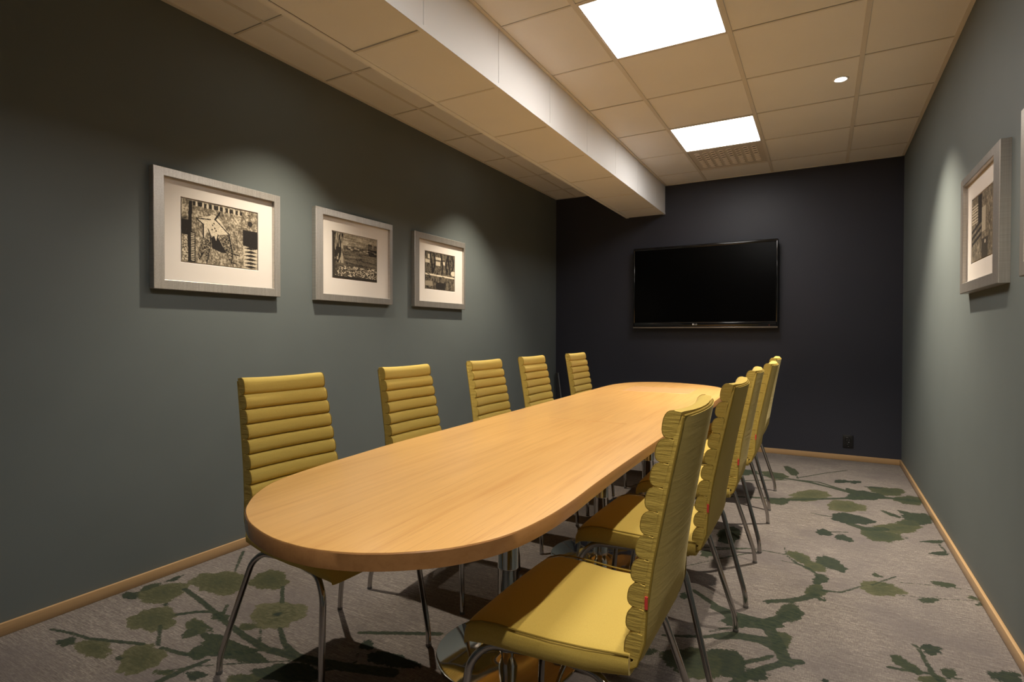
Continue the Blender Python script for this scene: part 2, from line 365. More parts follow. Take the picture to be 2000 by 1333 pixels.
LEAVES_SHADE = [(-2.485,1.356,0.043,0.082,0.094,-0.043,0.6),(-2.367,1.542,0.113,0.064,0.11,-0.072,0.6),(-2.192,1.666,0.061,0.054,0.089,-0.064,0.55),(-1.894,1.477,0.072,0.077,0.096,-0.066,0.7),(-2.288,1.213,0.059,0.064,0.097,-0.046,0.6),(-2.264,0.996,0.069,0.027,0.067,-0.032,0.65),(-2.049,1.045,0.022,0.063,0.099,-0.037,0.65),(-2.396,0.967,0.018,0.024,0.034,-0.012,0.2),(-2.095,1.265,0.058,0.003,0.039,-0.033,0.4),(-2.057,1.229,0.008,0.036,0.032,-0.014,0.3),(-2.574,1.275,0.034,0.019,0.041,-0.02,0.15),(-2.585,1.356,0.001,0.045,0.035,-0.014,0.3),(-2.581,1.464,0.001,0.038,0.021,-0.009,0.15),(-2.079,1.353,0.03,0.017,0.034,-0.022,0.3),(-1.837,1.232,0.17,0.01,0.043,-0.042,0.25),(-1.905,1.175,0.013,0.047,0.043,-0.019,0.25),(-1.632,1.144,0.049,0.027,0.028,-0.02,0.45),(-1.787,1.078,0.03,0.017,0.024,-0.015,0.15),(-1.536,1.237,0.1,0.056,0.044,-0.036,0.2),(-1.895,1.039,0.03,0.017,0.016,-0.009,0.4),(-1.427,1.485,0.027,0.015,0.021,-0.022,0.1),(-1.706,1.223,0.041,0.023,0.017,-0.012,0.2),(-2.366,1.304,0.01,0.006,0.012,-0.007,0.1),(-2.051,1.279,0.059,-0.005,0.01,-0.011,0.3),(-2.111,1.008,0.014,0.008,0.015,-0.007,0.2),(-1.909,1.359,0.038,0.022,0.021,-0.015,0.45),(-1.286,1.459,0.101,0.024,0.023,-0.033,0.1),(-0.249,4.137,0.069,0.039,0.005,-0.086,0.3),(-0.06,4.425,0.122,0.069,0.002,-0.121,0.6),(-0.112,4.271,0.097,0.055,0.002,-0.066,0.5),(0.142,4.232,0.112,0.021,-0.007,-0.14,0.6),(0.273,4.588,0.113,0.018,-0.01,-0.131,0.15),(0.416,4.782,0.109,0.016,-0.013,-0.123,0.4),(0.523,4.598,0.087,0.014,-0.016,-0.122,0.35),(-0.323,4.882,0.095,-0.028,0.004,-0.127,0.35),(-0.523,4.881,0.065,0.037,0.011,-0.103,0.25),(-0.216,5.113,0.058,-0.125,-0.007,-0.113,0.3),(0.14,4.935,0.058,0.033,-0.001,-0.055,0.1),(0.227,4.96,0.042,0.024,-0.002,-0.049,0.1),(0.161,3.956,0.112,-0.0,-0.008,-0.11,0.1),(0.394,3.904,0.118,0.067,-0.01,-0.103,0.5),(0.46,4.03,0.066,0.037,-0.01,-0.093,0.35),(0.291,3.713,0.098,-0.011,-0.013,-0.109,0.35),(0.521,4.17,0.076,-0.003,-0.019,-0.125,0.2),(0.383,4.178,0.044,-0.051,-0.006,-0.033,0.25),(0.465,4.244,0.035,-0.043,-0.009,-0.051,0.2),(0.016,3.606,0.042,-0.004,-0.003,-0.057,0.1),(0.112,3.563,0.043,-0.018,-0.005,-0.051,0.15),(0.415,3.733,0.011,0.006,-0.002,-0.017,0.2),(0.541,3.743,0.043,0.024,-0.004,-0.03,0.2),(0.537,3.554,0.042,0.024,-0.005,-0.033,0.15),(-0.089,3.137,0.06,-0.054,-0.007,-0.065,0.45),(0.042,3.134,0.065,-0.04,-0.009,-0.08,0.2),(-0.023,3.048,0.046,0.001,-0.003,-0.063,0.5),(0.0,2.906,0.031,0.052,0.008,-0.057,0.2),(-0.017,2.768,0.04,0.023,0.001,-0.075,0.35),(0.235,2.93,0.083,0.003,-0.011,-0.081,0.6),(0.221,2.962,0.057,0.032,-0.003,-0.043,0.4),(0.23,3.085,0.02,-0.013,-0.003,-0.019,0.3),(0.399,2.897,0.04,0.023,-0.004,-0.028,0.25),(0.486,3.121,0.045,-0.0,-0.006,-0.03,0.3),(0.569,3.02,0.018,0.0,-0.005,-0.021,0.4),(0.579,2.962,0.013,0.007,-0.003,-0.016,0.3),(-0.108,2.499,0.042,0.024,0.004,-0.085,0.3),(-0.171,2.365,0.052,0.029,0.004,-0.051,0.25),(-0.284,2.317,0.053,0.03,0.006,-0.044,0.2),(-0.126,2.245,0.024,-0.045,-0.024,-0.066,0.35),(-0.273,1.997,0.058,0.011,0.004,-0.077,0.2),(0.347,2.449,0.032,0.004,-0.008,-0.041,0.15),(0.256,2.296,0.041,-0.033,-0.009,-0.032,0.3),(0.377,2.311,0.023,0.004,-0.009,-0.038,0.3),(0.319,2.231,0.041,0.023,-0.005,-0.035,0.45),(0.537,2.368,0.041,-0.004,-0.015,-0.049,0.15),(0.018,2.062,0.015,0.009,-0.0,-0.009,0.1),(-0.438,3.32,0.04,0.023,0.02,-0.151,0.3),(0.008,2.686,0.015,0.008,0.0,-0.017,0.2),(0.236,4.502,0.098,0.056,-0.003,-0.06,0.2),(-0.186,2.562,0.02,0.011,0.001,-0.018,0.15),(0.355,4.843,0.067,0.009,-0.004,-0.046,0.2),(0.209,4.629,0.059,-0.073,-0.008,-0.073,0.2),(-0.508,2.436,0.019,0.011,0.007,-0.031,0.2),(-0.359,1.966,0.118,0.044,0.013,-0.09,0.35),(-0.293,2.031,0.057,0.011,0.004,-0.065,0.2),(-0.192,1.979,0.048,0.027,0.004,-0.037,0.15),(-0.451,3.281,0.057,0.032,0.016,-0.114,0.2),(-0.504,2.967,0.037,0.021,0.009,-0.05,0.3),(-0.525,1.946,0.023,0.013,0.006,-0.021,0.35)]  # leaves, plus dark floor shadow by the right chairs painted in as blobs

# ================================================================== ROOM SHELL
def slab(name, lo, hi, m, kind='structure'):
    o = box(name, lo, hi, m); o['kind'] = kind; return o

# carpet: a fine grid that carries printed branches, leaves and painted shadow as distances
def make_floor():
    step = .01
    xs = np.arange(XL - .02, XR + .02 + 1e-6, step); ys = np.arange(YF - .02, YB + .02 + 1e-6, step)
    nx, ny = len(xs), len(ys)
    X, Y = np.meshgrid(xs, ys, indexing='ij')
    db = np.full(X.shape, 1.0); dl = np.full(X.shape, 1.0); tone = np.full(X.shape, .3)
    for t, pts in BRANCHES:
        for a, b in zip(pts[:-1], pts[1:]):
            dx, dy = b[0] - a[0], b[1] - a[1]; L2 = dx * dx + dy * dy + 1e-9
            u = np.clip(((X - a[0]) * dx + (Y - a[1]) * dy) / L2, 0, 1)
            d = np.hypot(X - a[0] - u * dx, Y - a[1] - u * dy) - (a[2] + (b[2] - a[2]) * u)
            db = np.minimum(db, d)
    best = np.full(X.shape, 1.0)
    for cx, cy, ux, uy, vx, vy, t in LEAVES_SHADE:
        det = ux * vy - uy * vx
        if abs(det) < 1e-9: continue
        px, py = X - cx, Y - cy
        a = (px * vy - py * vx) / det; b = (py * ux - px * uy) / det
        r = np.hypot(a, b); ang = np.arctan2(b, a)
        lob = 1 + .10 * np.sin(3 * ang + cx * 9) + .06 * np.sin(7 * ang + cy * 7)
        rad = math.sqrt(abs(det))
        d = (r - lob) * rad
        tn = t + (.22 * (r - .5)) * (1 if t > .3 else 0)
        tone = np.where(d < best, tn, tone); best = np.minimum(best, d)
        dl = np.minimum(dl, d)
        if t >= .69:                               # the blossom with rays from its middle
            ray = np.abs(np.sin(ang * 6 + 1.0)); m = (r > .08) & (r < .45) & (ray > .93)
            tone = np.where(m, .95, tone); tone = np.where(r < .14, .02, tone)
    idx = np.arange(nx * ny).reshape(nx, ny)
    f = np.stack([idx[:-1, :-1], idx[1:, :-1], idx[1:, 1:], idx[:-1, 1:]], -1).reshape(-1, 4)
    co = np.stack([X, Y, np.zeros_like(X)], -1).reshape(-1, 3)
    me = bpy.data.meshes.new('floor')
    me.vertices.add(len(co)); me.vertices.foreach_set('co', co.ravel().astype(np.float32))
    me.loops.add(f.size); me.loops.foreach_set('vertex_index', f.ravel().astype(np.int32))
    me.polygons.add(len(f)); me.polygons.foreach_set('loop_start', np.arange(0, f.size, 4, dtype=np.int32))
    me.update(calc_edges=True)
    for nm, arr in (('branch', db), ('leaf_shade', dl), ('tone', tone)):
        at = me.attributes.new(nm, 'FLOAT', 'POINT'); at.data.foreach_set('value', arr.ravel().astype(np.float32))
    me.materials.append(M_CARPET)
    o = link(bpy.data.objects.new('floor', me)); o['kind'] = 'structure'
    return o
make_floor()

slab('wall_left', (XL - .12, YF - .12, -.05), (XL, YB + .12, H + .15), M_WALL)
slab('wall_right', (XR, YF - .12, -.05), (XR + .12, YB + .12, H + .15), M_WALL)
slab('wall_back', (XL, YB, -.05), (XR, YB + .12, H + .15), M_BACK)
slab('wall_front', (XL, YF - .12, -.05), (XR, YF, H + .15), M_FRONTW)
BH, BT = .048, .014
def skirting(name, lo, hi, m):
    o = box(name, lo, hi, m, bevel=.003, seg=2); o['kind'] = 'structure'; return o
skirting('baseboard_left', (XL, YF + BT, 0), (XL + BT, YB - BT, BH), M_SKIRT_Y)
skirting('baseboard_right', (XR - BT, YF + BT, 0), (XR, YB - BT, BH), M_SKIRT_Y)
skirting('baseboard_back', (XL, YB - BT, 0), (XR, YB, BH), M_SKIRT_X)
skirting('baseboard_front', (XL, YF, 0), (XR, YF + BT, BH), M_SKIRT_X)

# ceiling: void plate above, tiles and grid bars hung below it
ceiling = slab('ceiling', (XL, YF, H + .03), (XR, YB, H + .08), M_VOID)
rows = [YB] + [R0 - .6 * k for k in range(12)]
rows = [y for y in rows if y > YF + .05] + [YF]
cols_r = [BXR, GX, GX + .6, GX + 1.2, XR]
cols_l = [XL, -2.4071, BXL]
LIGHT_ROWS = (2, 5, 8)                    # 4.212-4.812, 2.412-3.012, 0.612-1.212
tile_cache = {}
def tile(x0, x1, y0, y1, name='ceiling_tile', parent=None, hole=None):
    w, d = round(x1 - x0, 4), round(y1 - y0, 4)
    g = .0035
    key = (w, d, name)
    if key not in tile_cache:
        o = box(name, (-w / 2 + g, -d / 2 + g, 0), (w / 2 - g, d / 2 - g, .018), M_TILE, parent, bevel=.002)
        tile_cache[key] = o.data
    else:
        o = link(bpy.data.objects.new(name, tile_cache[key]), parent)
    o.location = ((x0 + x1) / 2, (y0 + y1) / 2, H + random.uniform(0, .0015))
    return o
VENT_CELL = (GX, 4.8119)
for i in range(len(rows) - 1):
    y1, y0 = rows[i], rows[i + 1]
    for j in range(4):
        if j == 1 and (i in LIGHT_ROWS or i == 1): continue       # lamps and vent sit here
        tile(cols_r[j], cols_r[j + 1], y0, y1, parent=ceiling)
    for j in range(2):
        tile(cols_l[j], cols_l[j + 1], y0, y1, parent=ceiling)
# grid bars
def bar(lo, hi): return box('grid_bar', lo, hi, M_TEE, ceiling, bevel=.0012)
for x in cols_r[1:4]:
    bar((x - .012, YF, H - .004), (x + .012, YB, H - .0005))
bar((-2.4071 - .009, YF, H - .004), (-2.4071 + .009, YB, H - .0005))
for y in rows[1:-1]:
    bar((BXR, y - .006, H - .0035), (XR, y + .006, H - .0002))
    bar((XL, y - .007, H - .0035), (BXL, y + .007, H - .0002))
for lo, hi in (((XL, YF, H - .005), (XL + .02, YB, H)), ((XR - .02, YF, H - .005), (XR, YB, H)),
               ((BXR, YB - .02, H - .005), (XR, YB, H)), ((XL, YB - .02, H - .005), (BXL, YB, H)),
               ((BXR, YF, H - .005), (BXR + .018, YB, H))):
    o = box('wall_angle', lo, hi, M_TEE, ceiling)

# boxed beam: core, side panels, soffit panels, corner angles
beam = box('trim_1', (BXL + .012, YF, BZ + .012), (BXR - .012, YB, H + .03), M_VOID); beam['kind'] = 'structure'
beam['label'] = 'boxed white beam running along the ceiling above the left row of chairs'
for i in range(len(rows) - 1):
    y1, y0 = rows[i], rows[i + 1]
    box('side_panel', (BXR - .012, y0 + .0016, BZ + .004), (BXR, y1 - .0016, H), M_BEAMP, beam, bevel=.001)
    box('side_panel', (BXL, y0 + .0016, BZ + .004), (BXL + .012, y1 - .0016, H), M_BEAMP, beam, bevel=.001)
    dz = random.uniform(0, .003) if i != 7 else .004
    box('soffit_panel', (BXL + .030, y0 + .002, BZ + dz), (BXR - .022, y1 - .002, BZ + .012), M_TILE, beam, bevel=.001)
    box('soffit_bar', (BXL + .030, y0 - .006, BZ - .0015), (BXR - .022, y0 + .006, BZ + .004), M_TEE, beam)
box('corner_angle', (BXL - .001, YF, BZ - .002), (BXL + .029, YB, BZ + .003), M_TILE, beam)
box('corner_angle', (BXR - .021, YF, BZ - .002), (BXR + .001, YB, BZ + .003), M_TILE, beam)
box('corner_angle', (BXR, YF, BZ - .002), (BXR + .0018, YB, BZ + .018), M_BEAMP, beam)

# ================================================================== CEILING LAMPS
def ceiling_light(x, y, label):
    t = empty('ceiling_light', (x, y, H), 0, label, 'ceiling light', 'square panels in the ceiling grid')
    bm = bmesh.new(); a, b = .296, .282
    for lo, hi in (((-a, -a, -.003), (a, -b, .02)), ((-a, b, -.003), (a, a, .02)), ((-a, -b, -.003), (-b, b, .02)), ((b, -b, -.003), (a, b, .02))):
        bm_box(bm, lo, hi)
    from_bm('frame', bm, M_VENT, t)
    box('diffuser', (-b, -b, .001), (b, b, .012), M_PANEL, t)
    return t
for k, lb in zip((2, 5, 8), ('square lit ceiling panel next to the air vent, nearest the black wall',
                             'large square lit ceiling panel above the middle of the table',
                             'square lit ceiling panel overhead, out of the top of the photo')):
    ceiling_light(GX + .3, R0 - .6 * k + .3, lb)

def spot_light(x, y, label, watts=None):
    t = empty('recessed_spotlight', (x, y, H), 0, label, 'spotlight', 'recessed spotlights')
    n = 28
    prof = [(.030, .006), (.030, -.001), (.034, -.004), (.042, -.004), (.044, 0), (.044, .006)]
    vs = []; fs = []
    for r, z in prof:
        for k in range(n):
            a = 2 * math.pi * k / n; vs.append((r * math.cos(a), r * math.sin(a), z))
    for i in range(len(prof)):
        for k in range(n):
            fs.append((i * n + k, i * n + (k + 1) % n, ((i + 1) % len(prof)) * n + (k + 1) % n, ((i + 1) % len(prof)) * n + k))
    from_py('trim_ring', vs, fs, M_TILE, t, smooth=True)
    lathe('lamp', [(.001, -.002), (.026, -.001), (.0295, .003), (.0295, .006)], M_BULB, t, n=24)
    ld = bpy.data.lights.new('spot_beam', 'SPOT'); ld.energy = watts or SPOT_W; ld.color = SPOT_COL
    ld.spot_size = math.radians(SPOT_ANGLE); ld.spot_blend = SPOT_BLEND; ld.shadow_soft_size = .022
    lo = bpy.data.objects.new('spot_beam', ld); link(lo, t); lo.location = (0, 0, -.012)
    return t
SPOT_ANGLE, SPOT_BLEND = 94, 1.0
spot_light(.084, 3.887, 'small bright round spotlight in the ceiling near the right wall', SPOT_W * 2.2)
spot_light(.084, 2.05, 'recessed spotlight above the right row of chairs, beyond the top of the photo', SPOT_W * .7)
spot_light(-2.13, 3.887, 'recessed spotlight left of the beam that washes the farthest left picture')
spot_light(-2.13, 2.05, 'recessed spotlight left of the beam that washes the two nearer left pictures')

spot_light(.084, .25, 'added unseen spotlight near the right wall beside the camera', SPOT_W * .62)  # extra lamp out of view, added to brighten near table end and chair

# ================================================================== AIR VENT
def air_vent():
    x0, y0 = GX, 4.8119
    t = empty('air_vent', (x0 + .3, y0 + .3, H), 0, 'square perforated air vent in the ceiling behind the far lit panel', 'vent')
    box('plate', (-.286, -.286, 0), (.286, .286, .006), M_VENT, t, bevel=.002)
    bm = bmesh.new()
    for lo, hi in (((-.294, -.294, -.004), (.294, -.284, .008)), ((-.294, .284, -.004), (.294, .294, .008)), ((-.294, -.284, -.004), (-.284, .284, .008)), ((.284, -.284, -.004), (.294, .284, .008))):
        bm_box(bm, lo, hi)
    from_bm('frame', bm, M_VENT, t)
    n = 14; first = None
    for i in range(8):
        for j in range(8):
            cx = -.222 + i * .0635; cy = -.205 + j * .057 + (.012 if i % 2 else 0)
            if first is None:
                vs = []; fs = []
                for r, z in ((.024, .0), (.025, -.006), (.0215, -.007), (.019, .001)):
                    for k in range(n):
                        a = 2 * math.pi * k / n; vs.append((r * math.cos(a), r * math.sin(a), z))
                for q in range(3):
                    for k in range(n):
                        fs.append((q * n + k, q * n + (k + 1) % n, (q + 1) * n + (k + 1) % n, (q + 1) * n + k))
                nz = from_py('nozzle', vs, fs, M_VRING, t, smooth=True); first = nz
                # dark throat: half-closed blade
                vs = []; fs = []
                for k in range(n):
                    a = 2 * math.pi * k / n; vs.append((.0195 * math.cos(a), .0195 * math.sin(a), -.001))
                fs.append(tuple(reversed(range(n))))
                th = from_py('throat', vs, fs, M_VENTD, nz)
                bl = from_py('blade', [(-.019, -.004, -.001), (.019, -.004, -.001), (.015, .018, -.0065), (-.015, .018, -.0065)], [(3, 2, 1, 0)], M_VRING, nz)
                nz.location = (cx, cy, 0)
            else:
                nz = link(bpy.data.objects.new('nozzle', first.data), t); nz.location = (cx, cy, 0)
                tt = link(bpy.data.objects.new('throat', th.data), nz)
                bb = link(bpy.data.objects.new('blade', bl.data), nz)
                if j < 4: bb.rotation_euler = (0, 0, math.pi)
air_vent()

# ================================================================== TABLE
def make_table():
    hw, hl = .440, 2.005
    t = empty('conference_table', (-.967, 2.70, 0), TABLE_RZ, 'long oak veneered meeting table with rounded ends on chrome columns', 'table')
    C = [(-.556,3.5),(-.545,2.9),(-.538,2.256),(-.533,1.75),(-.526,1.42),(-.518,1.19),(-.526,1.04),(-.55,.935),(-.6,.846),(-.665,.785),(-.733,.743),(-.804,.719),(-.862,.712),(-.94,.717),(-1.041,.746),(-1.11,.782),(-1.16,.819),(-1.232,.897),(-1.29,1.0),(-1.325,1.17),(-1.345,1.361),(-1.362,1.546),(-1.378,2.009),(-1.395,2.499),(-1.417,3.078),(-1.43,3.398),(-1.443,3.788),(-1.452,4.12),(-1.435,4.33),(-1.36,4.52),(-1.25,4.62),(-1.12,4.655),(-.98,4.635),(-.85,4.575),(-.72,4.47),(-.64,4.34),(-.59,4.16),(-.568,3.9)]
    c_, s_ = math.cos(-TABLE_RZ), math.sin(-TABLE_RZ)
    C = [((x + .967) * c_ - (y - 2.70) * s_, (x + .967) * s_ + (y - 2.70) * c_) for x, y in C]
    def smooth_loop(C, sub=4):
        out = []; n = len(C)
        for i in range(n):
            p0, p1, p2, p3 = (Vector(C[(i + k - 1) % n]) for k in range(4))
            for q in range(sub):
                u = q / sub
                d1 = max(1e-6, (p2 - p1).length); m1 = (p2 - p0) / ((p2 - p1).length + (p1 - p0).length) * d1; m2 = (p3 - p1) / ((p3 - p2).length + (p2 - p1).length) * d1
                out.append(tuple((2*u**3 - 3*u*u + 1) * p1 + (u**3 - 2*u*u + u) * m1 + (-2*u**3 + 3*u*u) * p2 + (u**3 - u*u) * m2))
        return out
    C = smooth_loop(C)
    def prism(name, P, z0, z1, m, bev):
        # ring levels: bottom, top-bevel, top
        lv = [(z0 + bev, 0), (z1 - bev, 0), (z1 - bev * .3, bev * .3), (z1, bev)]
        lv = [(z0, bev)] + lv
        vs = []; fs = []; n = len(P)
        for z, ins in lv:
            for x, y in P:
                s = 1 - ins / .44; s2 = 1 - ins / 2.0
                vs.append((x * s, y * s2, z))
        for i in range(len(lv) - 1):
            for k in range(n):
                fs.append((i * n + k, i * n + (k + 1) % n, (i + 1) * n + (k + 1) % n, (i + 1) * n + k))
        fs.append(tuple(reversed(range(n)))); fs.append(tuple((len(lv) - 1) * n + k for k in range(n)))
        return from_py(name, vs, fs, m, t, angle=35)
    Q = C
    P = [(x * (1 - .002 / .44), y * (1 - .002 / 2)) for x, y in C]
    prism('tabletop', P, TZ - .034, TZ, M_TABLE, .0015)
    # edge band just proud of the top's rim
    vs = []; fs = []; n = len(Q)
    for z, ins in ((TZ - .036, .004), (TZ - .034, 0), (TZ - .003, 0), (TZ - .0008, .0015)):
        for x, y in Q: vs.append((x * (1 - ins / .44), y * (1 - ins / 2), z))
    for i in range(3):
        for k in range(n): fs.append((i * n + k, i * n + (k + 1) % n, (i + 1) * n + (k + 1) % n, (i + 1) * n + k))
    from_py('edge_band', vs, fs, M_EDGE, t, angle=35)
    # flush cable hatches
    for yc, w, d in ((1.30, .23, .19),):
        h = box('cable_hatch', (-w, yc - d, TZ - .002), (w, yc + d, TZ + .0006), M_HATCH, t, bevel=.0004)
    box('joint_strip', (-.17, -.312, TZ - .002), (.20, -.306, TZ + .0005), M_HATCH, t)
    for wx, wy in ((-.962, 1.70), (-.972, 2.67), (-.99, 3.60)):
        lx = (wx + .967) * c_ - (wy - 2.70) * s_; yc = (wx + .967) * s_ + (wy - 2.70) * c_
        c = lathe('column', [(.0365, .012), (.0365, .30), (.0372, .301), (.0372, .305), (.0365, .306), (.0365, TZ - .043)], M_CHROME, t, n=40, loc=(lx, yc, 0))
        lathe('top_plate', [(.085, TZ - .042), (.085, TZ - .036)], M_LEG, t, n=32, loc=(lx, yc, 0))
        lathe('base_disc', [(.247, .0), (.252, .002), (.252, .005), (.248, .007), (.10, .0078), (.05, .011), (.041, .016)], M_CHROME, t, n=64, loc=(lx, yc, 0), angle=50)
    return t
TABLE_RZ = math.radians(2.0)
make_table()

# ================================================================== CHAIRS
# local axes: x towards the table, y across, z up; origin on the floor under the seat
SH = [(-.075, .428), (-.118, .436), (-.152, .460), (-.171, .505), (-.183, .575), (-.198, .67), (-.215, .77), (-.231, .86), (-.247, .945), (-.250, .962)]
def sh_width(z): return .191 - .024 * max(0, min(1, (z - .45) / .5))
def conc(y, z):                                     # shallow dish of the back
    k = max(0, min(1, (z - .46) / .15))
    return .020 * k * (y / .19) ** 2
def path_at(s):
    """front surface of the back shell by height"""
    pts = SH[3:]
    if s <= pts[0][1]:
        a, b = pts[0], pts[1]
    else:
        a, b = pts[-2], pts[-1]
        for p, q in zip(pts[:-1], pts[1:]):
            if p[1] <= s <= q[1]: a, b = p, q; break
    u = (s - a[1]) / (b[1] - a[1])
    return a[0] + (b[0] - a[0]) * u
def make_chair():
    root = empty('chair', (0, 0, 0))
    # ---- seat cushion: cross sections across y, lofted along x
    prof = [(-.150, .477, .428), (-.12, .476, .423), (-.06, .472, .419), (.02, .470, .417), (.09, .472, .417), (.15, .474, .417), (.19, .470, .414), (.222, .459, .408), (.243, .442, .399), (.254, .420, .391), (.255, .402, .388)]
    vs = []; fs = []; ring = 24
    pipe_l, pipe_r = [], []
    for i, (x, zt, zb) in enumerate(prof):
        zb -= .009 if i > 1 else .004
        w = .203 + .019 * min(1, (x + .15) / .25)
        if x > .20: w -= .030 * ((x - .20) / .055) ** 2.2
        mid = (zt + zb) / 2; hh = (zt - zb) / 2
        dx = 0
        for k in range(ring):
            a = 2 * math.pi * k / ring
            c, s_ = math.cos(a), math.sin(a)
            yy = w * math.copysign(abs(c) ** .22, c); zz = hh * math.copysign(abs(s_) ** .42, s_)
            if s_ > 0: zz += .004 * (1 - (yy / w) ** 2) - .003 * math.exp(-((x - .02) / .1) ** 2)
            vs.append((x, yy, mid + zz))
        pipe_r.append((x, w * .985, zt - .004)); pipe_l.append((x, -w * .985, zt - .004))
    for i in range(len(prof) - 1):
        for k in range(ring):
            fs.append((i * ring + k, (i + 1) * ring + k, (i + 1) * ring + (k + 1) % ring, i * ring + (k + 1) % ring))
    fs.append(tuple(range(ring))); fs.append(tuple(reversed([(len(prof) - 1) * ring + k for k in range(ring)])))
    seat = from_py('seat', vs, fs, M_SEATFAB, root, smooth=True, angle=65)
    for pp in (pipe_l, pipe_r):
        tube('piping', pp[:-2], .0022, M_PIPE, seat, n=6)
    # ---- back shell
    th = .018; vs = []; fs = []; NY = 11
    P = [Vector((x, 0, z)) for x, z in SH]
    sect = []
    for i, p in enumerate(P):
        tt = (P[min(i + 1, len(P) - 1)] - P[max(i - 1, 0)]).normalized()
        nn = Vector((tt.z, 0, -tt.x))               # towards the front
        sect.append((p, -nn))
    loop = []
    for j in range(NY): loop.append((-1 + 2 * j / (NY - 1), 0))
    for j in range(NY): loop.append((1 - 2 * j / (NY - 1), 1))
    ringn = len(loop)
    for i, (p, back) in enumerate(sect):
        w = sh_width(p.z)
        if i == len(sect) - 1: w -= .006
        for a, side in loop:
            y = a * w
            edge = .004 if abs(a) == 1 else 0
            q = p + Vector((conc(y, p.z), y, 0))
            if side: q = q + back * (th - edge)
            else: q = q - back * (-edge)
            vs.append(q)
    for i in range(len(sect) - 1):
        for k in range(ringn):
            fs.append((i * ringn + k, i * ringn + (k + 1) % ringn, (i + 1) * ringn + (k + 1) % ringn, (i + 1) * ringn + k))
    fs.append(tuple(reversed(range(ringn)))); fs.append(tuple((len(sect) - 1) * ringn + k for k in range(ringn)))
    back = from_py('backrest', vs, fs, M_FAB, root, angle=55)
    back.data.materials.append(M_FABSIDE)
    mi = np.zeros(len(fs), np.int32)
    for i in range(3, len(sect) - 1):
        mi[i * ringn + NY - 1] = 1; mi[i * ringn + ringn - 1] = 1
    back.data.polygons.foreach_set('material_index', mi)
    for sgn in (-1, 1):                             # piped rear seam down both sides and over the top
        pp = []
        for (p, bk) in sect[1:]:
            w = sh_width(p.z) - .001
            pp.append(p + Vector((conc(w, p.z), sgn * w, 0)) + bk * (th - .003))
        tube('piping', pp, .0024, M_PIPE if sgn else M_PIPE, back, n=6)
    p, bk = sect[-1]
    pp = []
    for j in range(9):
        y = (-1 + 2 * j / 8) * (sh_width(p.z) - .004)
        pp.append(p + Vector((conc(y, p.z), y, .002)) + bk * (th - .004))
    tube('piping', pp, .0024, M_PIPE, back, n=6)
    # ---- ten padded rolls up the front of the back
    zs = [.462, .518] + [.518 + .0496 * k for k in range(1, 9)] + [.972]
    for r in range(10):
        z0, z1 = zs[r], zs[r + 1]; top = r == 9
        zm = (z0 + z1) / 2; hz = (z1 - z0) / 2 * 1.02
        w = sh_width(zm) + .001
        slope = (path_at(min(z1, .962)) - path_at(max(z0, .47))) / (z1 - z0)
        us = [-1, -.985, -.95, -.86, -.6, -.3, 0, .3, .6, .86, .95, .985, 1]
        vs = []; fs = []
        sec = [(0, -1)] + [(math.cos(a), math.sin(a)) for a in [math.radians(-90 + 180 * k / 10) for k in range(1, 10)]] + [(0, 1)]
        NP = len(sec) + 2
        def pt(u, c, s_, k=1.0):
            yy = u * w; au = abs(u)
            ed = 0 if au < .9 else ((au - .9) / .1) ** 2
            dep = (.025 if not top else .022) * (1 - .16 * ed) * k
            zz = zm + hz * math.copysign(abs(s_) ** .80, s_) * (1 - .05 * ed) - (.0018 if not top else .005) * (1 - u * u)
            x = path_at(min(max(zm, .47), .96)) + slope * (zz - zm) + .004 + dep * abs(c) ** .70 + conc(yy, zm)
            return Vector((x, yy, zz))
        for u in us:
            for c, s_ in sec: vs.append(pt(u, c, s_))
            q1 = pt(u, 0, 1); q0 = pt(u, 0, -1)
            vs.append(q1 + Vector((-.014 if top else -.010, 0, -.002))); vs.append(q0 + Vector((-.010, 0, .0)))
        for j in range(len(us) - 1):
            for k in range(NP):
                fs.append((j * NP + k, j * NP + (k + 1) % NP, (j + 1) * NP + (k + 1) % NP, (j + 1) * NP + k))
        fs.append(tuple(reversed(range(NP)))); fs.append(tuple((len(us) - 1) * NP + k for k in range(NP)))
        nf = len(fs)
        for sg in (-1, 1):                          # thin piping round both ends
            tv, tf = tube_geo([pt(sg * .985, c, s_) + Vector((.0004, sg * .0012, 0)) for c, s_ in sec], .0013, 5, True, len(vs))
            vs += tv; fs += tf
        o = from_py('padded_roll', vs, fs, M_FAB, back, smooth=True, angle=50)
        o.data.materials.append(M_PIPE)
        o.data.materials.append(M_FABSIDE)
        mi = np.zeros(len(fs), np.int32); mi[nf:] = 1
        mi[:2 * NP] = 2; mi[(len(us) - 3) * NP:nf] = 2
        o.data.polygons.foreach_set('material_index', mi)
    # red loop label on the rear seam
    zl = .582; w = sh_width(zl)
    x0 = path_at(zl) + conc(w, zl) - .016
    box('fabric_label', (x0, w - .002, zl - .0125), (x0 + .006, w + .0035, zl + .0125), M_RED, back)
    root_label = None
    # ---- chrome frame
    r = .0098
    for sgn in (-1, 1):
        rear = rounded([(.02, sgn * .165, .405), (-.085, sgn * .186, .405), (-.120, sgn * .200, .372), (-.216, sgn * .252, .060), (-.220, sgn * .253, .004)], .05, 6)
        tube('leg', rear, r, M_LEG, root, n=12)
        front = rounded([(.02, sgn * .165, .405), (.190, sgn * .190, .400), (.232, sgn * .204, .352), (.260, sgn * .236, .060), (.261, sgn * .237, .004)], .042, 6)
        tube('leg', front, r, M_LEG, root, n=12)
        for q in (rear[-1], front[-1]):
            lathe('glide', [(.0102, 0), (.0106, .002), (.0106, .010), (.0100, .011)], M_CAP, root, n=12, loc=(q[0], q[1], 0))
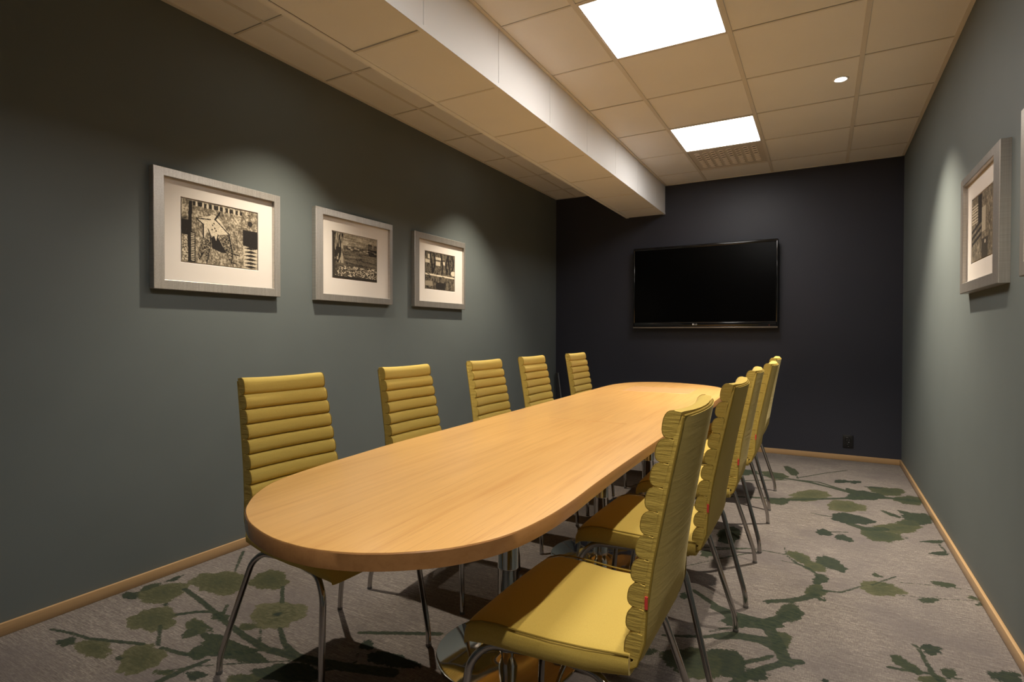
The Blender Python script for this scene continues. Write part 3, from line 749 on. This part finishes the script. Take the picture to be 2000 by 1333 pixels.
    for xx in (-.04, .10):
        tube('cross_rail', [(xx, -.165, .405), (xx, .165, .405)], .009, M_LEG, root, n=10)
    return root

chair0 = make_chair()
for o in list(bpy.data.objects):
    if o.name.startswith('fabric_label'): o['label'] = 'small red fabric label'
index_kids()
PI = math.pi
CH = [
 # x, y, rz, label, group
 (-1.500, 1.366, -.045, 'mustard high-backed chair at the near left of the table, first of the left row', 'L'),
 (-1.514, 2.078, 0.00, 'mustard high-backed chair second from the near end of the left row', 'L'),
 (-1.503, 2.778, 0.00, 'mustard high-backed chair in the middle of the left row', 'L'),
 (-1.508, 3.430, 0.00, 'mustard high-backed chair second from the black wall in the left row', 'L'),
 (-1.508, 4.172, 0.00, 'mustard high-backed chair nearest the black wall in the left row', 'L'),
 (-0.487, 1.290, PI, 'mustard chair in the right foreground, its whole seat showing, nearest the camera', 'R'),
 (-0.498, 1.985, PI, 'mustard chair second from the camera in the right row, half hidden by the nearest one', 'R'),
 (-0.494, 2.700, PI + .03, 'mustard chair in the middle of the right row, seen from behind', 'R'),
 (-0.494, 3.360, PI, 'mustard chair second from the black wall in the right row', 'R'),
 (-0.508, 4.140, PI, 'mustard chair nearest the black wall in the right row, mostly hidden by the others', 'R'),
]
for i, (x, y, rz, lb, g) in enumerate(CH):
    o = chair0 if i == 0 else copy_tree(chair0)
    o.location = (x, y, 0); o.rotation_euler = (0, 0, rz)
    if i in (3, 6, 8):                      # front feet stand on the edge of a table base
        o.rotation_euler = (0, -.0175, rz); o.location.z = .0042
    tag(o, lb, 'chair', 'yellow chairs in the left row' if g == 'L' else 'yellow chairs in the right row')

# ================================================================== FRAMED PRINTS
def poly_mask(P, shape):
    h, w = shape; yy, xx = np.mgrid[0:h, 0:w]; x = (xx + .5) / w; y = (yy + .5) / h
    m = np.zeros(shape, bool); n = len(P)
    for i in range(n):
        x0, y0 = P[i]; x1, y1 = P[(i + 1) % n]
        if y0 == y1: continue
        c = ((y0 > y) != (y1 > y)) & (x < (x1 - x0) * (y - y0) / (y1 - y0) + x0)
        m ^= c
    return m
def seg_mask(a, b, r, shape):
    h, w = shape; yy, xx = np.mgrid[0:h, 0:w]; x = (xx + .5) / w; y = (yy + .5) / h * .75
    ay, by = a[1] * .75, b[1] * .75
    dx, dy = b[0] - a[0], by - ay; L = dx * dx + dy * dy + 1e-9
    u = np.clip(((x - a[0]) * dx + (y - ay) * dy) / L, 0, 1)
    return np.hypot(x - a[0] - u * dx, y - ay - u * dy) < r
def vnoise(shape, sx, sy, g):
    h, w = shape; a = g.random((int(h / sy) + 3, int(w / sx) + 3))
    yy = np.arange(h) / sy; xx = np.arange(w) / sx
    y0 = yy.astype(int); x0 = xx.astype(int); fy = (yy - y0)[:, None]; fx = (xx - x0)[None]
    q = lambda i, j: a[np.ix_(y0 + i, x0 + j)]
    return (q(0, 0) * (1 - fx) + q(0, 1) * fx) * (1 - fy) + (q(1, 0) * (1 - fx) + q(1, 1) * fx) * fy
SHP = (150, 200)
def art_creature():
    g = np.random.default_rng(1)
    A = .50 + .55 * (vnoise(SHP, 2.5, 3, g) - .5) + .35 * (vnoise(SHP, 7, 9, g) - .5)
    def uv(x, y):
        u = (x - 125) / 1165.; t = 140 + 230 * u; b = 1100 + 100 * u
        return (u, (y - t) / (b - t))
    def P(pts, v, tex=0):
        m = poly_mask([uv(*q) for q in pts], SHP); A[m] = v + tex * (vnoise(SHP, 2, 2, g)[m] - .5)
    def S(a, b, r, v): A[seg_mask(uv(*a), uv(*b), r, SHP)] = v
    P([(125, 455), (235, 470), (240, 700), (125, 680)], .06, .1)
    P([(125, 690), (200, 700), (225, 1100), (125, 1090)], .55, .9)
    P([(228, 178), (272, 186), (262, 640), (315, 660), (315, 1110), (215, 1100), (205, 690)], .05, .1)
    for k in range(16):
        y = 670 + k * 27; S((258, y), (298, y + 6), .006, .8)
    for a, b in ((285, 320), (355, 415), (445, 475), (515, 550), (595, 655), (680, 720), (770, 805), (830, 885), (930, 960), (1005, 1035)):
        y = 190 + (a - 300) * .208; P([(a, y), (b, y + 6), (b, y + 66), (a, y + 60)], .10, .2)
    for a in (335, 430, 495, 575, 668, 745, 818, 905, 982):
        y = 190 + (a - 300) * .208; S((a, y), (a, y + 55), .010, .85)
    P([(1045, 605), (1290, 645), (1290, 905), (1045, 838)], .05, .12)
    P([(1050, 845), (1290, 905), (1290, 1205), (1060, 1180)], .75, .2)
    for k in range(6):
        y = 880 + k * 55; P([(1060, y), (1180, y - 12), (1290, y + 26), (1180, y + 30)], .10, .2)
    c = uv(1165, 525); yy, xx = np.mgrid[0:SHP[0], 0:SHP[1]]
    A[np.hypot((xx + .5) / SHP[1] - c[0], ((yy + .5) / SHP[0] - c[1]) * .75) < .035] = .12
    # wings and long legs
    P([(545, 735), (600, 700), (660, 740), (720, 860), (790, 960), (690, 950), (560, 890)], .05, .1)
    P([(700, 690), (820, 680), (865, 850), (885, 1000), (850, 1120), (790, 980), (700, 800), (650, 740)], .35, .9)
    P([(410, 740), (545, 750), (520, 900), (480, 1125), (440, 960), (370, 1060), (345, 1030)], .32, .9)
    P([(330, 440), (540, 400), (560, 380), (610, 400), (700, 490), (820, 680), (650, 690), (625, 795), (590, 700), (545, 720), (500, 640), (430, 740), (430, 530)], .82, .25)
    for a, b in (((330, 440), (540, 460)), ((330, 440), (430, 530)), ((430, 530), (430, 740)), ((610, 460), (820, 680)), ((500, 600), (545, 720)), ((650, 690), (625, 795)), ((820, 680), (880, 1000)), ((880, 1000), (850, 1120)), ((870, 970), (980, 995)), ((850, 1100), (940, 1120)), ((480, 1125), (520, 900)), ((370, 1060), (440, 950)), ((535, 720), (540, 880))):
        S(a, b, .006, .04)
    P([(605, 462), (682, 352), (640, 400)], .04); S((605, 460), (680, 355), .010, .04)
    for q in ((570, 545), (600, 590), (560, 610), (620, 630), (590, 520)): S(q, q, .010, .2)
    return A
def art_shore():
    g = np.random.default_rng(2)
    A = .30 + .35 * (vnoise(SHP, 30, 4, g) - .5) + .25 * (vnoise(SHP, 4, 2, g) - .5)
    v = (np.arange(SHP[0]) / SHP[0])[:, None]; u = (np.arange(SHP[1]) / SHP[1])[None]
    A += np.where(v < .26, .26, 0)
    A += np.where((v > .26) & (v < .36) & (vnoise(SHP, 14, 4, g) > .62), .35, 0)
    A -= np.where((u > .78) & (v < .40) & (v > .12) & (vnoise(SHP, 12, 14, g) > .45), .25, 0)
    low = v > .70
    n = .6 * vnoise(SHP, 16, 6, g) + .4 * vnoise(SHP, 5, 3, g) + .05 * np.sin(u * 40 + v * 25); A = np.where(low & (np.abs(n - .5) < .055), .85, np.where(low, .12 + .2 * vnoise(SHP, 3, 3, g), A))
    A = np.where(v > .94, .12, A)
    t = (u < .23) & (v < .66); n2 = vnoise(SHP, 3, 14, g)
    A = np.where(t, np.where(n2 > .55, .62, .12), A)
    A = np.where((u < .05), .15, A)
    return A + 0 * u
def art_trees():
    g = np.random.default_rng(3)
    A = .26 + .35 * (vnoise(SHP, 8, 10, g) - .5) + .3 * (vnoise(SHP, 3, 3, g) - .5)
    v = (np.arange(SHP[0]) / SHP[0])[:, None]; u = (np.arange(SHP[1]) / SHP[1])[None]
    for (a, b, c, d) in ((.0, .15, .20, .30), (.08, .16, .05, .18), (.33, .52, .10, .18), (.34, .50, .22, .34), (.58, .66, .20, .30)):
        A = np.where((u > a) & (u < b) & (v > c) & (v < d), .80, A)
    for x in (.20, .29, .55, .72, .80, .92):
        A = np.where((np.abs(u - x - .03 * np.sin(v * 9 + x * 20)) < .022) & (v < .55), .06, A)
    A = np.where(np.abs(v - .60 - .03 * u) < .022, .78 * (vnoise(SHP, 9, 3, g) > .25) + .1, A)
    A = np.where(np.hypot(u - .95, (v - .50) * 1.2) < .085, .86, A)
    A = np.where((u > .36) & (u < .66) & (v > .80), .08, A)
    A = np.where((u < .24) & (v > .78) & (v < .92), .55, A)
    return A
def art_tower(seed=4):
    g = np.random.default_rng(seed)
    A = .42 + .35 * (vnoise(SHP, 6, 7, g) - .5) + .3 * (vnoise(SHP, 3, 3, g) - .5)
    v = (np.arange(SHP[0]) / SHP[0])[:, None]; u = (np.arange(SHP[1]) / SHP[1])[None]
    # (seen mirrored: u runs from the edge nearer the camera)
    for k in range(7):
        A = np.where((u < .42) & (np.abs(v - .12 - .045 * k) < .010), .8, A)
    A = np.where((u < .45) & (v < .42) & (u > .28), .12, A)
    for k in range(3):
        A = np.where((u < .45) & (np.abs(v - .52 - .10 * k + .25 * u) < .025), .10, A)
    A = np.where((u > .45) & (u < .62) & (v > .22) & (v < .60), .70, A)
    A = np.where((u > .45) & (u < .72) & (v > .70), .18, A)
    A = np.where(np.hypot(u - .60, (v - .76)) < .03, .8, A)
    A = np.where(u > .95, .10, A)
    return A

FACE_W, FD = .044, .034
def framed(name, side, y0, y1, z0, z1, iy0, iy1, iz0, iz1, ay0, ay1, az0, az1, art, label, group):
    """side -1: hangs on the left wall (faces +x); +1: right wall (faces -x)."""
    xw = XL if side < 0 else XR
    yc, zc = (y0 + y1) / 2, (z0 + z1) / 2
    rz = 0 if side < 0 else PI
    t = empty(name, (xw, yc, zc), rz, label, 'framed print', group)
    # local frame: x out of the wall, y along it (reversed on the right wall), z up
    f = (lambda y: y - yc) if side < 0 else (lambda y: yc - y)
    def yy(a, b):
        a, b = f(a), f(b); return (min(a, b), max(a, b))
    oy = yy(y0, y1); iy = yy(iy0, iy1); ay = yy(ay0, ay1)
    oz = (z0 - zc, z1 - zc); iz = (iz0 - zc, iz1 - zc); az = (az0 - zc, az1 - zc)
    # mitred frame of four mouldings
    O = [(oy[0], oz[0]), (oy[1], oz[0]), (oy[1], oz[1]), (oy[0], oz[1])]
    I = [(iy[0], iz[0]), (iy[1], iz[0]), (iy[1], iz[1]), (iy[0], iz[1])]
    for k in range(4):
        a, b = O[k], O[(k + 1) % 4]; c, d = I[(k + 1) % 4], I[k]
        vs = []
        e = .002
        def mid(p, q, s): return (p[0] + (q[0] - p[0]) * s, p[1] + (q[1] - p[1]) * s)
        L = [(a, .0), (a, FD - e), (mid(a, d, .05), FD), (mid(a, d, .95), FD), (d, FD - e), (d, .004)]
        R = [(b, .0), (b, FD - e), (mid(b, c, .05), FD), (mid(b, c, .95), FD), (c, FD - e), (c, .004)]
        for S in (L, R):
            for (p, x) in S: vs.append((x, p[0], p[1]))
        fs = [(i, i + 6, (i + 1) % 6 + 6, (i + 1) % 6) for i in range(6)] + [tuple(reversed(range(6))), tuple(range(6, 12))]
        o = from_py('moulding', vs, fs, M_SILVER, t)
        bm = bmesh.new(); bm.from_mesh(o.data); bmesh.ops.recalc_face_normals(bm, faces=bm.faces); bm.to_mesh(o.data); bm.free()
    # mount with a bevelled window
    x = .016; g = .008
    ring = [[(iy[0] - g, iz[0] - g), (iy[1] + g, iz[0] - g), (iy[1] + g, iz[1] + g), (iy[0] - g, iz[1] + g)],
            [(ay[0] - .006, az[0] - .006), (ay[1] + .006, az[0] - .006), (ay[1] + .006, az[1] + .006), (ay[0] - .006, az[1] + .006)],
            [(ay[0] - .004, az[0] - .004), (ay[1] + .004, az[0] - .004), (ay[1] + .004, az[1] + .004), (ay[0] - .004, az[1] + .004)]]
    vs = [(x if i < 2 else x - .0015, p[0], p[1]) for i, R in enumerate(ring) for p in R]
    fs = [(i * 4 + k, i * 4 + (k + 1) % 4, (i + 1) * 4 + (k + 1) % 4, (i + 1) * 4 + k) for i in range(2) for k in range(4)]
    from_py('mount_board', vs, fs, M_MAT, t)
    # print sheet
    A = np.clip(art, 0, 1); h, w = A.shape
    us = (np.arange(w) + .5) / w; vsv = (np.arange(h) + .5) / h
    us[0], us[-1], vsv[0], vsv[-1] = 0, 1, 0, 1
    ylo, yhi = ay
    # seen from the room the picture reads left to right: -x side view
    Yc = ylo + us * (yhi - ylo)
    Z = az[1] - vsv * (az[1] - az[0])
    YY, ZZ = np.meshgrid(Yc, Z)
    co = np.stack([np.full_like(YY, x - .001), YY, ZZ], -1).reshape(-1, 3)
    idx = np.arange(h * w).reshape(h, w)
    F = np.stack([idx[:-1, :-1], idx[1:, :-1], idx[1:, 1:], idx[:-1, 1:]], -1).reshape(-1, 4)
    me = bpy.data.meshes.new('print_sheet')
    me.vertices.add(len(co)); me.vertices.foreach_set('co', co.ravel().astype(np.float32))
    me.loops.add(F.size); me.loops.foreach_set('vertex_index', F.ravel().astype(np.int32))
    me.polygons.add(len(F)); me.polygons.foreach_set('loop_start', np.arange(0, F.size, 4, dtype=np.int32))
    me.update(calc_edges=True)
    at = me.attributes.new('ink', 'FLOAT', 'POINT'); at.data.foreach_set('value', A.ravel().astype(np.float32))
    me.materials.append(M_PRINT)
    link(bpy.data.objects.new('print_sheet', me), t)
    # backing board
    box('backing_board', (.003, iy[0] - g, iz[0] - g), (.010, iy[1] + g, iz[1] + g), M_MAT, t)
    return t
GL = 'silver framed prints on the left wall'; GR = 'silver framed prints on the right wall'
framed('framed_print', -1, 1.400, 2.070, 1.326, 1.882, 1.450, 2.031, 1.370, 1.844, 1.537, 1.939, 1.465, 1.763, art_creature(), 'silver framed print of a winged long-legged creature, largest looking and nearest on the left wall', GL)
framed('framed_print', -1, 2.317, 2.990, 1.325, 1.882, 2.374, 2.963, 1.366, 1.842, 2.461, 2.851, 1.472, 1.755, art_shore(), 'silver framed dark shoreline print in the middle of the left wall', GL)
framed('framed_print', -1, 3.231, 3.893, 1.327, 1.884, 3.289, 3.874, 1.373, 1.838, 3.377, 3.763, 1.472, 1.754, art_trees(), 'silver framed print of dark tree trunks, farthest of three on the left wall', GL)
framed('framed_print', 1, 2.672, 3.335, 1.315, 1.846, 2.763, 3.290, 1.362, 1.810, 2.815, 3.203, 1.447, 1.724, art_tower(), 'silver framed abstract print on the right wall, wholly in view', GR)
framed('framed_print', 1, 1.755, 2.425, 1.315, 1.862, 1.800, 2.380, 1.362, 1.818, 1.886, 2.294, 1.447, 1.735, art_tower(9), 'silver picture frame cut off by the right edge of the photo', GR)

# ================================================================== TELEVISION
def television():
    x0, x1, z0, z1, yf = -1.727, -.362, 1.184, 2.012, 5.690
    xc, zc = (x0 + x1) / 2, (z0 + z1) / 2
    t = empty('television', (xc, YB, zc), 0, 'wide black television hanging switched off on the black wall', 'television')
    w, h = (x1 - x0) / 2, (z1 - z0) / 2
    d = YB - yf
    # housing with a rounded front
    box('housing', (-w + .01, -d + .012, -h + .03), (w - .01, -.035, h - .006), M_TVB, t, bevel=.012, seg=3)
    bm = bmesh.new(); e = .017
    bm_box(bm, (-w, -d, h - .030), (w, -d + .040, h), .009, 3)
    bm_box(bm, (-w, -d, -h + .020), (-w + e, -d + .036, h - .012), .006, 2)
    bm_box(bm, (w - e, -d, -h + .020), (w, -d + .036, h - .012), .006, 2)
    bm_box(bm, (-w, -d, -h + .018), (w, -d + .036, -h + .062), .005, 2)
    from_bm('bezel', bm, M_TVB, t, angle=30)
    box('screen', (-w + e - .002, -d + .004, -h + .056), (w - e + .002, -d + .012, h - .026), M_SCREEN, t)
    box('bottom_bar', (-w, -d + .002, -h), (w, -d + .026, -h + .014), M_TVBAR, t, bevel=.004, seg=2)
    # round emblem and letters below the screen
    r = .0085; cx, cz = -.075, -h + .038; y = -d - .0006
    vs = [(cx + r * math.cos(2 * PI * k / 20), y, cz + r * math.sin(2 * PI * k / 20)) for k in range(20)]
    from_py('emblem', vs, [tuple(range(20))], M_LOGO, t)
    cu = bpy.data.curves.new('brand_letters', 'FONT'); cu.body = 'LG'; cu.size = .021; cu.extrude = .0002
    tmp = bpy.data.objects.new('tmp', cu); COL.objects.link(tmp)
    bpy.context.view_layer.update()
    me = bpy.data.meshes.new_from_object(tmp.evaluated_get(bpy.context.evaluated_depsgraph_get()))
    bpy.data.objects.remove(tmp)
    me.materials.clear(); me.materials.append(M_LOGO)
    o = link(bpy.data.objects.new('lettering', me), t)
    o.location = (cx + .013, y - .0003, cz - .0075); o.rotation_euler = (PI / 2, 0, 0)
    box('power_light', (w - .075, -d - .0008, -h + .026), (w - .067, -d + .002, -h + .029), mat('standby red', (.5, .08, .04), .4), t)
    box('wall_bracket', (-.22, -.036, -.16), (.22, -.001, .16), M_BLACKP, t)
television()

# ================================================================== SOCKET AND STAND
def socket():
    t = empty('wall_socket', (.207, YB, .170), 0, 'black double wall socket low on the black wall', 'socket')
    box('plate', (-.040, -.009, -.056), (.040, 0, .056), M_BLACKP, t, bevel=.004, seg=2)
    for dz, rr in ((.012, .022), (-.036, .010)):
        vs = []; fs = []; n = 24
        for r, y in ((rr, -.0105), (rr + .002, -.0095), (rr - .002, -.0095), (rr - .003, -.004)):
            for k in range(n): vs.append((r * math.cos(2 * PI * k / n), y, dz + r * math.sin(2 * PI * k / n)))
        for i in (1, 0, 2):
            pass
        order = [1, 0, 2, 3]
        for a, b in zip(order[:-1], order[1:]):
            for k in range(n): fs.append((a * n + k, a * n + (k + 1) % n, b * n + (k + 1) % n, b * n + k))
        fs.append(tuple(3 * n + k for k in range(n)))
        from_py('outlet', vs, fs, M_TVB, t, smooth=True, angle=30)
    for dx in (-.0095, .0095):
        lathe('contact', [(.0022, 0), (.0022, .002)], M_ALU, t, n=8, loc=(dx, -.0085, .011))
socket()

def board():
    # slim dark board with a bright metal edge, leaning in the far left corner
    t = empty('folded_flip_board', (-2.49, 5.70, 0), 0, 'slim black folded board with silver edge leaning in the far left corner', 'board')
    a, b = Vector((-.112, .040, .685)), Vector((.020, -.060, .02))
    for nm, off, w, mm in (('panel', 0, .022, M_BLACKP), ('metal_edge', .0, .003, M_ALU)):
        pass
    dirv = (b - a).normalized(); side = Vector((1, .15, 0)).normalized()
    def plank(nm, s0, s1, th, mm):
        vs = []
        for p in (a, b):
            for s in (s0, s1):
                for q in (-th, th):
                    vs.append(p + side * s + Vector((0, q, 0)))
        fs = [(0, 1, 3, 2), (4, 6, 7, 5), (0, 2, 6, 4), (1, 5, 7, 3), (0, 4, 5, 1), (2, 3, 7, 6)]
        return from_py(nm, vs, fs, mm, t)
    plank('panel', -.030, 0, .010, M_BLACKP)
    plank('metal_edge', 0, .0025, .0105, M_ALU)
board()
